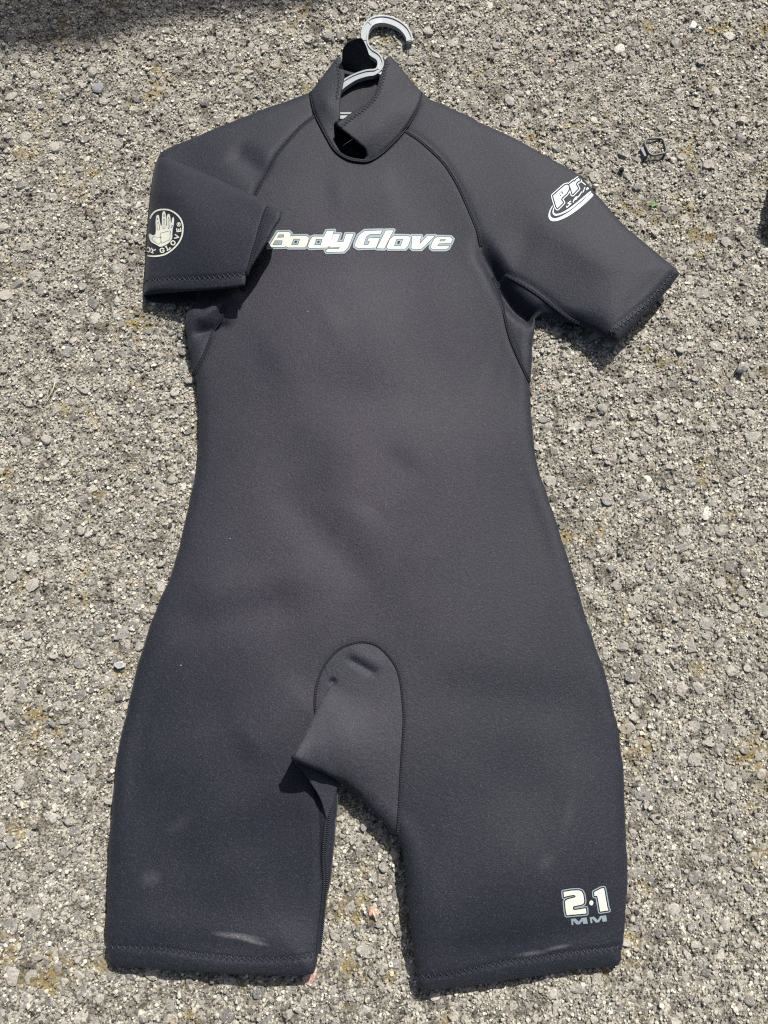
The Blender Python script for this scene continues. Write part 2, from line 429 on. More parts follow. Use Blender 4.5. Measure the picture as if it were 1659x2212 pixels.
sleeve_r['label'] = 'sleeve stretched out to the side'

# ------------------------------------------------------------------ loose sheets of neoprene given by outline and height
def sheet(name, outline, zf, material, parent=suit, step=3.0, thick=.003, off=None, **kw):
    p = np.asarray(outline, float)
    X, Y = grid(p[:, 0].min()-4, p[:, 0].max()+4, p[:, 1].min()-4, p[:, 1].max()+4, step)
    vx, vy, faces, cut = clip_grid(X, Y, sdf(X, Y, p))
    d = np.maximum(sdf(vx, vy, p), 0); d[cut] = 0
    z = zf(vx, vy, d)
    wx, wy = at(vx, vy, z)
    me = new_mesh(name, np.c_[wx, wy, z], [f[::-1] for f in faces], material)
    o = child(name, me, parent, **kw)
    s = o.modifiers.new('thickness', 'SOLIDIFY'); s.thickness = thick; s.offset = -1 
    return o

def rnd(d, r): return np.sqrt(np.clip(1-(1-np.clip(d/r, 0, 1))**2, 0, 1))

# folded part of the left sleeve
FLAP = smooth([(342,340),(350,335,1),(385,349),(420,364),(460,382),(498,400),(552,424),(580,441),(600,450),(609,457,1),(606,474),(590,498),(574,528),(553,562),(537,588),(531,597,1),(529,617,1),
  (512,621),(470,625),(415,629),(360,633),(310,638,1),(312,600),(315,552),(318,490),(323,431),(328,390),(335,356)], 6, True)
ZF = TPS([(345,338,.022),(335,440,.022),(315,560,.022),(310,638,.024),(420,364,.036),(500,401,.052),(552,425,.064),(609,457,.078),(600,490,.076),(560,550,.068),(530,610,.060),(430,630,.042),
          (400,480,.048),(480,520,.062),(400,570,.045),(520,480,.067),(470,590,.055),(360,420,.036)])
FLAP_SEAM = smooth([(580,445),(572,462),(563,490),(555,520),(545,552),(538,578),(533,592)], 8)
CUFF_L = smooth([(313,607),(340,605),(400,602),(450,600),(490,597),(530,592)], 8)
def z_flap(px, py, d=None):
    z = ZF(px, py)
    if d is None: d = np.maximum(sdf(px, py, FLAP), 0)
    left = np.exp(-((px-326)/60.0)**2); crest = np.exp(-(dist_path(px, py, CREST)/30.0)**2)
    z = z - .012*np.maximum(left, .55*crest)*(1-rnd(d, 24)) - .003*(1-rnd(d, 8))
    for path, s, a in ((CUFF_L, 5, .0012), (FLAP_SEAM, 7, .0012)): z = z - a*np.exp(-(dist_path(px, py, path)/s)**2)
    return z
CREST = smooth([(350,335),(420,364),(498,400),(580,441),(609,457)], 4)
flap = sheet('folded_forearm', FLAP, z_flap, M_SLEEVE, sleeve_l, thick=.0032)
# the crest turns down behind: neoprene running back to the shoulder under the fold
BACKFOLD = smooth([(346,336,1),(420,362),(498,398),(580,439),(606,455,1),(575,447),(540,436),(490,412),(430,386),(370,360)], 5, True)
# under layer of the folded sleeve: the far side of the tube, seen in the dark opening
UNDERL = smooth([(309,634,1),(420,618),(528,600,1),(540,570),(556,545),(576,536,1),(586,549,1),(556,588),(530,628,1),(500,634),(440,648),(390,653),(350,653),(316,648)], 5, True)
ZU = TPS([(309,640,.007),(350,652,.006),(430,648,.010),(525,625,.026),(560,560,.032),(588,548,.032),(420,620,.012)])
sheet('folded_underside', UNDERL, lambda x, y, d: ZU(x, y), M_LINER, sleeve_l, thick=.003)

# collar: two wings, the inside of the back, and the standing end of the tab
BACK = smooth([(690,260,1),(712,170),(738,130,1),(790,126),(834,128,1),(870,200),(880,260),(850,320),(800,342),(740,330)], 5, True)
ZB = TPS([(690,260,.008),(740,130,.006),(834,128,.006),(880,260,.008),(780,340,.004),(770,240,.005)])
back = sheet('back_lining', BACK, lambda x, y, d: ZB(x, y), M_LINER, thick=.0025)
TAB = smooth([(738,150,1),(739,128),(741,109),(750,94),(764,86),(774,83,1),(781,83,1),(787,92),(793,105),(799,125),(802,146,1),(798,158),(770,158)], 5, True)
ZT = TPS([(738,152,.010),(770,158,.010),(801,150,.010),(740,110,.040),(764,86,.052),(782,83,.052),(795,110,.034),(770,120,.030)])
sheet('collar_tab', TAB, lambda x, y, d: ZT(x, y), M_LINER, thick=.003, step=2.0)
WL = smooth([(671,198,1),(690,174),(708,150),(727,125,1),(733,124),(737,127),(742,146),(744,166),(741,185),(737,203,1),(735,222),(735,255,1),(729,268),(724,284),(724,303),(729,318),(738,332,1),(724,324),(706,296),(695,275),(682,248),(675,221)], 6, True)
ZWL = TPS([(671,198,.022),(682,247,.026),(706,294,.028),(738,335,.028),(727,125,.020),(737,126,.020),(744,166,.027),(735,216,.030),(735,255,.030),(724,290,.027),(705,220,.032)])
wing_l = sheet('collar', WL, lambda x, y, d: ZWL(x, y) - .0022*(1-rnd(d, 6)), M_SUIT, thick=.003, step=2.0)
WR = smooth([(834,125,1),(844,121,1),(867,148),(893,180),(910,197,1),(906,221),(888,258),(870,284),(844,312),(820,333),(797,346),(785,347,1),(792,337,1),(788,323),(776,312),(761,299),(745,286),(732,276),(728,268),(732,262),(745,254),(761,242),(782,229),(802,213),(814,190),(821,167),(830,141)], 6, True)
ZWR = TPS([(834,125,.026),(844,121,.022),(893,180,.022),(910,198,.024),(870,284,.028),(820,333,.028),(790,347,.028),(776,312,.038),(728,268,.044),(761,242,.042),(802,213,.040),(821,167,.034),(850,220,.038),(810,280,.040)])
wing_r = sheet('collar', WR, lambda x, y, d: ZWR(x, y) - .0022*(1-rnd(d, 6)), M_SUIT, thick=.003, step=2.0)
wing_r['label'] = 'collar end with a stitched edge folded across the throat'
INNER = smooth([(834,128),(830,141),(821,167),(814,190),(802,213),(782,229),(761,242),(745,254),(734,262)], 6)
LIGHT_BLOCK = np.r_[INNER, smooth([(724,262,1),(714,284),(718,306),(738,333),(778,322),(805,280),(840,240),(862,200),(868,165),(862,150,1)], 6)]
def z_light_block(x, y, d): return np.maximum(ZWR(x, y) - .0045 - .036*sstep(0, 38, dist_path(x, y, INNER)), ZB(x, y)+.001)
sheet('collar_light_block', LIGHT_BLOCK, z_light_block, M_LINER, wing_r, thick=.002)  # hidden sheet added to keep sunlight out of the collar opening
z_wr = lambda x, y: ZWR(x, y) - .0022*(1-rnd(np.maximum(sdf(x, y, WR), 0), 6))
z_wl = lambda x, y: ZWL(x, y)

# gusset with its folded-over corner
GUS = smooth([(722,1473,1),(708,1460),(700,1440,1),(713,1420),(738,1398),(765,1388),(790,1386),(815,1394),(838,1414),(856,1440),(866,1475),(871,1520),(873,1560),(868,1640),(864,1720),(857,1803,1),
  (850,1798),(826,1775),(800,1746),(774,1720),(738,1692),(716,1679),(690,1666),(655,1652),(636,1644),(629,1639),(630,1632),(641,1612),(661,1576),(683,1537),(704,1500)], 6, True)
GUS_B = smooth([(722,1473,1),(704,1500),(683,1540),(684,1560,1),(681,1520),(684,1485),(694,1450),(700,1441,1),(708,1460)], 6, True)
FOLD_E = np.array([(722,1473),(704,1500),(683,1537),(661,1576),(641,1612),(628,1639)], float)
GUS_LOW = np.array([(629,1640),(655,1652),(690,1666),(716,1679),(738,1692),(774,1720)], float)
def z_gus(px, py, d=None):
    h = Hpix(px, py); de = dist_path(px, py, FOLD_E)
    along = sstep(1450, 1650, py - .30*(px-628)*sstep(628, 760, px))
    reach = np.exp(-(de/105.0)**2)
    right = sstep(0, 34, dist_path(px, py, ARCH[24:]))
    dl = dist_path(px, py, GUS_LOW)
    return h + .0012 - .008*along*(1-rnd(dl, 13)) + .046*along**1.1*reach*right - .004*along*np.exp(-(de/3.5)**2)
gus = sheet('gusset', GUS, z_gus, M_GUS, thick=.003)
sheet('gusset_inner_edge', GUS_B, lambda x, y, d: Hpix(x, y) + .0012, M_GUS, thick=.0015, step=2.0)
# underside of the fold: runs from the raised corner down to the inner leg
IN = smooth([(629,1642,1),(655,1652),(701,1672),(731,1688,1),(731,1694),(720,1730),(712,1752),(706,1772,1),(698,1740),(690,1720),(672,1692),(652,1664)], 6, True)
ZI = TPS([(629,1642,.058),(655,1652,.052),(701,1672,.038),(731,1690,.024),(712,1752,.026),(706,1772,.026),(690,1720,.036),(660,1676,.047)])
sheet('gusset_underside', IN, lambda x, y, d: ZI(x, y), M_GUS, thick=.003, step=2.0)

# ------------------------------------------------------------------ seams and stitching
def seam(path, zf, parent, width=6.2, pitch=3.6, name='seam'):
    """Flat-lock seam: a low dark band, two edge cords, and thread rungs across it."""
    p = resample(path, 2.5); parts = []
    T = np.gradient(p, axis=0); T /= np.linalg.norm(T, axis=1)[:, None]; Nn = np.c_[-T[:, 1], T[:, 0]]
    def w3(q, up):
        z = zf(q[:, 0], q[:, 1]) + up; return np.c_[at(q[:, 0], q[:, 1], z) + (z,)] if False else np.column_stack([*at(q[:, 0], q[:, 1], z), z])
    prof = [(-1.0, .0000), (-.65, .0010), (0, .0007), (.65, .0010), (1.0, .0000)]
    rows = [w3(p + Nn*width*.5*a, u + .0004) for a, u in prof]
    n = len(p); co = [tuple(r[i]) for i in range(n) for r in rows]
    fc = [[i*5+k, (i+1)*5+k, (i+1)*5+k+1, i*5+k+1] for i in range(n-1) for k in range(4)]
    fc = [f[::-1] for f in fc]
    parts.append((co, fc, 0))
    q = resample(path, pitch); T = np.gradient(q, axis=0); T /= np.linalg.norm(T, axis=1)[:, None]; Nn = np.c_[-T[:, 1], T[:, 0]]
    zc = zf(q[:, 0], q[:, 1])
    for i in range(len(q)):
        for sgn in (-1, 1):
            a = q[i] + Nn[i]*width*.12*sgn - T[i]*.6; b = q[i] + Nn[i]*width*.52*sgn + T[i]*.8
            m_ = (a+b)/2
            P = []
            for c_, up in ((a, .0012), (m_, .0018), (b, .0009)):
                z = zc[i] + up; x, y = at(c_[0], c_[1], z); P.append((float(x), float(y), float(z)))
            tco, tfc = tube(P, .00048, 4, 1.0, False); parts.append((tco, tfc, 1))
    co, fc, mi = joined(parts)
    return child(name, new_mesh(name, co, fc, [M_BAND, M_THREAD], True, mi), parent)

def zigzag(path, zf, parent, pitch=8.0, amp=4.5, name='zigzag_stitching', r=.0005, dip=0.0):
    q = resample(path, pitch/2); T = np.gradient(q, axis=0); T /= np.linalg.norm(T, axis=1)[:, None]; Nn = np.c_[-T[:, 1], T[:, 0]]
    s = np.where(np.arange(len(q)) % 2 == 0, 1.0, -1.0)[:, None]
    v = q + Nn*amp*s; parts = []
    for i in range(len(v)-1):
        L = np.linspace(v[i], v[i+1], 5); z = zf(L[:, 0], L[:, 1]) + np.array([-.0002, .0006, .0009, .0006, -.0002])
        x, y = at(L[:, 0], L[:, 1], z); tco, tfc = tube(np.c_[x, y, z], r, 5, .9, False); parts.append((tco, tfc, 0))
        # needle hole where the thread dives in
        zz = float(zf(np.array([v[i][0]]), np.array([v[i][1]]))[0]) + .0005
        hx, hy = at(v[i][0], v[i][1], zz); ring = [(float(hx)+.0013*math.cos(k*1.0472), float(hy)+.0013*math.sin(k*1.0472), zz) for k in range(6)]
        parts.append((ring, [list(range(6))], 1))
    co, fc, mi = joined(parts)
    return child(name, new_mesh(name, co, fc, [M_ZIG, M_BAND], True, mi), parent)

seam(RAG_R, Hpix, front); seam(RAG_L, Hpix, front)
seam(SIDE_R, Hpix, front); seam(SIDE_L, Hpix, front)
seam(UNDER_R, Hpix, sleeve_r)
seam(COLLAR, lambda x, y: Hpix(x, y)+.0022, front, 6.4)
seam(ARCH, lambda x, y: Hpix(x, y)+.0012, front, 5.0)
seam(INNER_L[3:], lambda x, y: Hpix(x, y)+.0006, front, 11.0, 4.4)
seam(FLAP_SEAM, lambda x, y: z_flap(x, y), flap, 7.5)
zigzag(HEM_L, Hpix, front, 13.0, 5.0); zigzag(HEM_R, Hpix, front, 13.0, 5.0)
zigzag(CUFF_R, Hpix, sleeve_r, 10.0, 4.5)
zigzag(CUFF_L, lambda x, y: z_flap(x, y), flap, 11.0, 4.0)
zigzag(smooth([(839,133),(832,150),(826,175),(817,200),(805,218),(785,236),(760,254),(745,266),(735,274)], 8), z_wr, wing_r, 7.0, 3.0)
zigzag(smooth([(727,135),(731,152),(733,175),(729,200),(727,215)], 8), z_wl, wing_l, 8.0, 2.0)

# ------------------------------------------------------------------ prints
def fld(polys, X, Y):
    """Signed field of a union of filled polygons (holes given as second item)."""
    g = np.full(X.shape, -1e9)
    for p in polys:
        if isinstance(p, dict):
            a = sdf(X, Y, np.array(p['o'], float))
            for h in p.get('h', ()): a = np.minimum(a, -sdf(X, Y, np.array(h, float)))
        else: a = sdf(X, Y, np.array(p, float))
        g = np.maximum(g, a)
    return g

def print_mesh(name, layers, crop, step, zf, parent, bounds, **kw):
    """layers: (field(X, Y) in crop units, material index, lift). crop: (x0, y0, scale) of the traced close-up."""
    x0, y0, s = crop; parts = []
    X, Y = grid(bounds[0], bounds[2], bounds[1], bounds[3], step)
    for g, mi, lift in layers:
        vx, vy, fc, _ = clip_grid(X, Y, g(X, Y))
        px = (x0 + vx/s)*.54004; py = (y0 + vy/s)*.54004
        z = zf(px, py) + lift; wx, wy = at(px, py, z)
        parts.append((np.column_stack([wx, wy, z]), [f[::-1] for f in fc], mi))
    co, fc, mi = joined(parts)
    return child(name, new_mesh(name, co, fc, [M_IVORY, M_SILVER, M_WHITE, M_LINE], True, mi), parent, **kw)

CHEST = [
 {'o': [(203,143),(288,142),(303,155),(299,178),(283,197),(286,212),(275,243),(256,256),(132,258)], 'h': [[(214,164),(250,164),(246,182),(202,183)],[(186,208),(238,208),(231,236),(170,237)]]},
 {'o': [(302,172),(418,172),(437,186),(421,243),(404,260),(280,260),(262,250),(271,213),(284,186)], 'h': [[(322,196),(366,196),(353,238),(306,238)]]},
 {'o': [(472,175),(545,176),(565,135),(622,133),(578,260),(440,265),(424,251),(439,208),(455,182)], 'h': [[(490,197),(532,197),(520,238),(476,238)]]},
 [(612,158),(667,158),(645,214),(688,214),(706,158),(766,158),(722,262),(692,290),(565,294),(556,279),(574,268),(650,268),(660,258),(592,260),(580,245),(600,190)],
 [(845,134),(977,130),(965,160),(882,161),(858,180),(838,236),(870,238),(880,212),(862,210),(871,189),(960,184),(930,261),(795,265),(772,250),(776,222),(800,168)],
 [(1000,130),(1060,130),(990,268),(932,266)],
 {'o': [(1062,170),(1170,172),(1188,186),(1166,248),(1145,269),(1020,270),(1005,257),(1030,195)], 'h': [[(1082,196),(1127,198),(1110,246),(1064,244)]]},
 [(1195,172),(1263,172),(1252,230),(1306,172),(1366,172),(1262,272),(1200,272),(1188,262)],
 {'o': [(1386,178),(1480,180),(1496,195),(1482,228),(1392,230),(1384,245),(1472,246),(1462,264),(1440,273),(1345,273),(1330,260),(1345,214),(1362,190)], 'h': [[(1408,196),(1442,196),(1436,211),(1398,211)]]}]
def chest_fill(X, Y): return fld(CHEST, X, Y) - 2.2
def chest_sil(X, Y):
    f = fld(CHEST, X, Y); return np.minimum(-f-2.2, f+13.5)
def chest_line(X, Y):
    f = fld(CHEST, X, Y); return np.minimum(-f+2.0, f+2.4)
print_mesh('chest_lettering', [(chest_fill, 0, .0007), (chest_line, 3, .0005), (chest_sil, 1, .0006)], (1000, 850, 1659/900), 1.8, Hpix, front, (110, 105, 1520, 315))

TWO = [(300,375),(480,345),(640,340),(700,365),(735,430),(755,560),(750,620),(700,655),(530,690),(505,710),(510,770),(560,775),(795,735),(805,850),(370,890),(350,800),(330,600),(350,560),(400,535),(540,500),(568,480),(556,450),(520,442),(400,460),(310,490)]
ONE = [(978,380),(1130,300),(1190,290),(1205,350),(1270,720),(1295,780),(1110,810),(1100,750),(1055,500),(1035,455),(985,465)]
DOT = [(915+45*math.cos(a*.3307), 617+55*math.sin(a*.3307)) for a in range(19)]
MMS = [[(463,972),(560,960),(640,1030),(700,950),(810,938),(835,1075),(735,1085),(715,1010),(660,1090),(590,1095),(510,1010),(520,1105),(480,1110)],
       [(875,937),(975,920),(1055,1000),(1110,905),(1240,890),(1262,1025),(1165,1035),(1140,950),(1085,1045),(1015,1055),(930,960),(938,1065),(900,1070)]]
print_mesh('thigh_numerals', [(lambda X, Y: fld([TWO, ONE, DOT], X, Y), 0, .0006),
   (lambda X, Y: np.minimum(-fld([TWO, ONE], X, Y)-26, fld([TWO, ONE], X, Y)+50), 1, .0006), (lambda X, Y: fld(MMS, X, Y), 1, .0006)],
   (2200, 3500, 5.53), 6.0, Hpix, front, (200, 200, 1400, 1150))

def stroke(paths, X, Y, w_):
    g = np.full(X.shape, -1e9)
    for p in paths: g = np.maximum(g, w_ - dist_path(X, Y, np.array(p, float)))
    return g
PRO = [{'o': [(345,570),(600,345),(655,325),(690,350),(692,430),(640,520),(530,620),(520,660),(565,720),(440,845),(412,800)], 'h': [[(480,512),(545,464),(566,520),(502,586)]]},
       [(705,325),(800,250),(828,262),(850,222),(912,178),(940,225),(872,260),(848,310),(862,350),(897,410),(775,537),(750,450)]]
PDOT = [(520+26*math.cos(a*.5236), 525+30*math.sin(a*.5236)) for a in range(12)]
SER = [[(735,690),(672,735),(700,752),(742,740)],[(742,740),(650,828),(640,800)],[(790,712),(800,670),(850,600),(880,590),(862,640),(800,672)],[(905,595),(935,548)],[(930,560),(975,485)],[(1005,492),(1030,435)],[(1034,412),(1048,390)],[(1085,435),(1100,400),(1135,380),(1130,405),(1095,425)]]
SW1 = smooth([(338,785),(290,850),(258,920),(242,1000),(255,1075),(300,1122),(360,1135),(480,1112),(700,1010),(1000,790),(1262,528),(1228,490),(960,715),(690,930),(480,1045),(370,1068),(308,1040),(282,990),(290,900)], 4, True)
SW2 = smooth([(362,832),(338,890),(330,940),(350,990),(400,1012),(520,985),(720,885),(960,690),(1205,478),(1190,452),(940,655),(700,845),(520,945),(420,970),(372,950),(358,905)], 4, True)
print_mesh('sleeve_emblem', [(lambda X, Y: fld(PRO+[PDOT], X, Y), 2, .0008),
   (lambda X, Y: np.minimum(np.minimum(-fld(PRO, X, Y)-28, fld(PRO, X, Y)+48), -sdf(X, Y, np.array(PRO[0]['h'][0], float))-8), 2, .0008),
   (lambda X, Y: stroke(SER, X, Y, 11), 2, .0008), (lambda X, Y: stroke([[(905,300),(958,256),(990,270),(1062,326)]], X, Y, 10), 2, .0008),
   (lambda X, Y: fld([SW1, SW2], X, Y), 2, .0008)], (2150, 680, 5.53), 6.0, Hpix, sleeve_r, (200, 140, 1300, 1160))

RING = smooth([(308,545),(330,490),(400,395),(480,335),(580,298),(730,285),(900,310),(1080,410),(1220,565),(1285,740),(1290,900),(1270,1060),(1185,1260),(1000,1475),(760,1635),(520,1690),(380,1695),(240,1680)], 5)
HANDP = smooth([(262,1050),(285,1010),(330,1035),(370,1060),(420,1062),(458,1030),(476,960),(480,850),(472,700),(484,520),(508,460),(540,448),(572,475),(590,600),(610,700),(635,782),(656,765),(660,600),(665,450),(680,375),(710,340),(748,347),(770,410),(785,520),(790,700),(797,780),(804,700),(806,520),(826,445),(860,420),(893,440),(915,530),(942,690),(960,600),(983,528),(1008,514),(1026,575),(1020,720),(985,880),(975,1000),(970,1150),(930,1220),(850,1310),(700,1390),(600,1410),(530,1370),(340,1270),(290,1180),(268,1115)], 3, True)
HL = [[(610,1020),(640,995),(890,930),(920,945),(900,1170),(870,1215),(660,1305),(640,1270),(610,1080),(610,1020)],[(660,1135),(400,1105),(355,1170),(370,1195),(500,1310),(570,1335),(610,1290),(640,1230)],
 [(545,665),(515,710),(510,760),(530,890),(555,915),(595,885),(585,780),(565,680),(545,665)],[(700,600),(720,565),(745,600),(755,830),(740,860),(690,860),(700,600)],[(850,560),(862,520),(885,560),(905,700),(885,850),(850,865),(850,560)],
 [(525,535),(508,570),(520,610),(545,580),(525,535)],[(725,430),(705,470),(725,515),(748,475),(725,430)],[(965,750),(935,810),(945,850),(985,790),(965,750)]]
GLY = {'D': [[(-.8,-1),(-.8,1),(.2,1),(.8,.5),(.8,-.5),(.2,-1),(-.8,-1)]], 'Y': [[(-.9,1),(0,.05),(.9,1)],[(0,.05),(0,-1)],[(-.45,-1),(.45,-1)]],
 'G': [[(.8,.7),(.3,1),(-.4,1),(-.85,.5),(-.85,-.5),(-.4,-1),(.4,-1),(.8,-.6),(.8,-.05),(.2,-.05)]], 'L': [[(-.75,1),(-.1,1)],[(-.42,1),(-.42,-1)],[(-.8,-1),(.8,-1),(.8,-.5)]],
 'O': [[(-.35,1),(.35,1),(.85,.4),(.85,-.4),(.35,-1),(-.35,-1),(-.85,-.4),(-.85,.4),(-.35,1)]], 'V': [[(-.85,1),(0,-1),(.85,1)]], 'E': [[(.75,.95),(-.6,.95),(-.6,-.95),(.75,-.95)],[(-.6,0),(.4,0)]]}
LET = []
for ch_, lx, ly in (('D', 248, 1500), ('Y', 385, 1530), ('G', 668, 1518), ('L', 838, 1440), ('O', 995, 1293), ('V', 1108, 1112), ('E', 1170, 908)):
    up = np.array([590-lx, 985-ly], float); up /= np.linalg.norm(up); ri = np.array([-up[1], up[0]])
    LET += [[tuple(np.array([lx, ly]) + ri*a*68 + up*b_*60) for a, b_ in st] for st in GLY[ch_]]
REG = [(1168+52*math.cos(a*.3307), 737+58*math.sin(a*.3307)) for a in range(20)]
def hand_fill(X, Y): return np.minimum(sdf(X, Y, HANDP), -stroke(HL, X, Y, 6.5))
print_mesh('round_hand_badge', [(hand_fill, 0, .0007), (lambda X, Y: stroke([RING], X, Y, 23), 0, .0007), (lambda X, Y: stroke(LET, X, Y, 17), 0, .0007),
   (lambda X, Y: stroke([REG, [(1150,770),(1155,705),(1190,715),(1165,740),(1190,770)]], X, Y, 9), 0, .0007)],
   (560, 800, 1659/220), 9.0, z_flap, flap, (200, 230, 1350, 1760))

# ------------------------------------------------------------------ grey plastic hanger
M_HANG, t_, b_ = mat('grey_plastic', (.31, .335, .335), .28, .6); b_.inputs['Coat Weight'].default_value = .15
def c1(p): return [((1100 + x/2.074)*.54004, (y/2.074)*.54004) for x, y in p]
hout = smooth(c1([(1146,338),(1142,300),(1128,262),(1095,212),(1030,162),(950,130),(870,123),(800,140),(748,182),(720,240),(713,300),(730,370),(760,430),(800,468),(838,492),(850,515),(846,548),(830,568),(780,573),(740,580),(660,608),(600,638),(560,664),(520,700),(470,755),(430,820)]), 6)
hin = smooth(c1([(1090,338),(1086,310),(1072,285),(1032,240),(960,202),(880,188),(820,205),(786,245),(772,300),(778,360),(812,405),(860,430),(895,462),(910,505),(903,550),(890,590),(875,618),(770,632),(680,660),(620,695),(585,720),(555,745),(510,790),(470,850)]), 6)
def even(p, n):
    d = np.r_[0, np.cumsum(np.hypot(*np.diff(p, axis=0).T))]; s = np.linspace(0, d[-1], n); return np.c_[np.interp(s, d, p[:, 0]), np.interp(s, d, p[:, 1])]
NH = 110
# pair the two rims by walking along hout and taking the nearest point of hin, kept in order
ho = even(hout, NH); hi_d = even(hin, 400); last = 0; hi = []
for q in ho:
    k = last + int(np.argmin(np.hypot(*(hi_d[last:last+40] - q).T))); last = k; hi.append(hi_d[k])
hi = np.array(hi)
for _ in range(3): hi[1:-1] = .25*hi[:-2] + .5*hi[1:-1] + .25*hi[2:]
s_ = np.linspace(0, 1, NH); zc = np.interp(s_, [0, .25, .45, .62, .75, 1], [.010, .012, .016, .018, .017, .016])
hanger = empty('clothes_hanger', (0, .62, 0), 'grey plastic clothes hanger with an open channel hook sticking out of the collar', 'hanger')
def channel(A, B, zt, wall=3.2, dep=.0068, floor=.0015):
    d = B - A; d = d / np.linalg.norm(d, axis=1)[:, None]
    co = []; n = len(A)
    bA, _ = (None, None)
    for i in range(n):
        zt_ = zt[i]; low = max(zt_-dep, .0015)
        for q, z in ((A[i], low), (A[i], zt_), (A[i]+d[i]*wall, zt_), (A[i]+d[i]*wall, zt_-floor), (B[i]-d[i]*wall, zt_-floor), (B[i]-d[i]*wall, zt_), (B[i], zt_), (B[i], low)):
            x, y = at(q[0], q[1], zt_); co.append((float(x), float(y), z))
    fc = []
    for i in range(n-1):
        for k in range(8):
            a = i*8+k; b = i*8+(k+1) % 8; fc.append([a, b, b+8, a+8])
    fc += [[0, 1, 2, 3], [0, 3, 4, 7], [4, 5, 6, 7]]; e = (n-1)*8
    fc += [[e+3, e+2, e+1, e], [e+7, e+4, e+3, e], [e+7, e+6, e+5, e+4]]
    return co, fc
co, fc = channel(ho, hi, zc)
kk = int(NH*.62)
child('hook', new_mesh('hook', co, [f[::-1] for f in fc], M_HANG, False), hanger)
# tip wall and cross ribs
def rib(i, zt_, w_=1.6):
    a, b = ho[i], hi[i]; d = (b-a)/np.linalg.norm(b-a); t = np.array([-d[1], d[0]])*w_
    co = []
    for z in (zt_-.0045, zt_-.0006):
        for q in (a+d+t, a+d-t, b-d-t, b-d+t): x, y = at(q[0], q[1], zt_); co.append((float(x), float(y), z))
    return co, [[0,1,2,3],[4,5,6,7],[0,1,5,4],[1,2,6,5],[2,3,7,6],[3,0,4,7]]
for i in (1, int(NH*.34), int(NH*.46)):
    co, fc = rib(i, zc[i]); child('cross_rib', new_mesh('cross_rib', co, fc, M_HANG, False), hanger)
# other arm disappears under the collar
a2o = smooth(c1([(838,556),(900,575),(980,620),(1060,690)]), 6); a2i = smooth(c1([(860,610),(900,630),(960,670),(1020,740)]), 6)
co, fc = channel(even(a2o, 20), even(a2i, 20), np.linspace(.0172, .014, 20)); child('arm', new_mesh('arm', co, [f[::-1] for f in fc], M_HANG, False), hanger)
lo = np.array(c1([(480,932),(700,932)])); li = np.array(c1([(480,984),(700,984)]))
co, fc = channel(even(lo, 6), even(li, 6), np.full(6, .014)); child('lower_bar', new_mesh('lower_bar', co, [f[::-1] for f in fc], M_HANG, False), hanger)

# ------------------------------------------------------------------ ground: weathered asphalt
def moss_mask(k, p):
    a = k.noise(p, 13, 4, .6); b = k.noise(p, 60, 3, .6, (3.1, 1.7, 0))
    return k.math('MULTIPLY', k.rng(a, .56, .67), k.rng(b, .42, .58))
def tone_stone(name, attr):
    m, t, b = mat(name, rough=.8, spec=.3); k = N(t); p = k.pos()
    if attr: v = k.new('ShaderNodeAttribute', attribute_name='tone').outputs['Fac']
    else: v = k.new('ShaderNodeObjectInfo').outputs['Random']
    c = k.ramp(v, [(0, (.10, .096, .088)), (.35, (.17, .164, .15)), (.65, (.245, .23, .20)), (.85, (.275, .252, .22)), (.965, (.32, .30, .26)), (.985, (.48, .46, .40)), (.988, (.22, .20, .175)), (.9988, (.23, .205, .18)), (.9992, (.44, .25, .18)), (1, (.46, .26, .19))])
    n1 = k.noise(p, 420, 3, .65); n2 = k.noise(p, 1500, 2, .6)
    c = k.mix(1.0, c, k.rng(n1, .3, .7, .55, 1.45), 'MULTIPLY')
    c = k.mix(k.rng(n2, .54, .66, 0, .6), c, (.50, .47, .39))
    n3 = k.noise(p, 160, 4, .65, (5, 5, 0)); c = k.mix(k.rng(n3, .55, .64, 0, .8), c, (.40, .375, .31))
    c = k.mix(k.math('MULTIPLY', moss_mask(k, p), k.rng(n1, .42, .62, 0, .75)), c, (.19, .15, .07))
    k.put(b.inputs['Base Color'], c)
    k.put(b.inputs['Normal'], k.bump(n1, .5, .0012))
    return m
M_ST_A = tone_stone('aggregate_stone', True); M_ST_O = tone_stone('aggregate_stone_loose', False)
def ground_mat():
    m, t, b = mat('asphalt_binder', rough=.9, spec=.2); k = N(t); p = k.pos()
    n1 = k.noise(p, 330, 4, .7); n2 = k.noise(p, 30, 3)
    c = k.ramp(n1, [(.35, (.022, .018, .013)), (.45, (.15, .138, .112)), (.55, (.34, .32, .265)), (.70, (.54, .51, .42))])
    dk = k.noise(p, 34, 3, .55, (7, 2, 0)); c = k.mix(k.rng(dk, .50, .64, 0, .6), c, (.055, .046, .033))
    mm = moss_mask(k, p)
    c = k.mix(k.math('MULTIPLY', mm, .9), c, k.mix(k.noise(p, 700, 2), (.10, .076, .028), (.34, .26, .11)))
    k.put(b.inputs['Base Color'], c)
    k.put(b.inputs['Normal'], k.bump(n1, .8, .003))
    return m
M_GROUND = ground_mat()
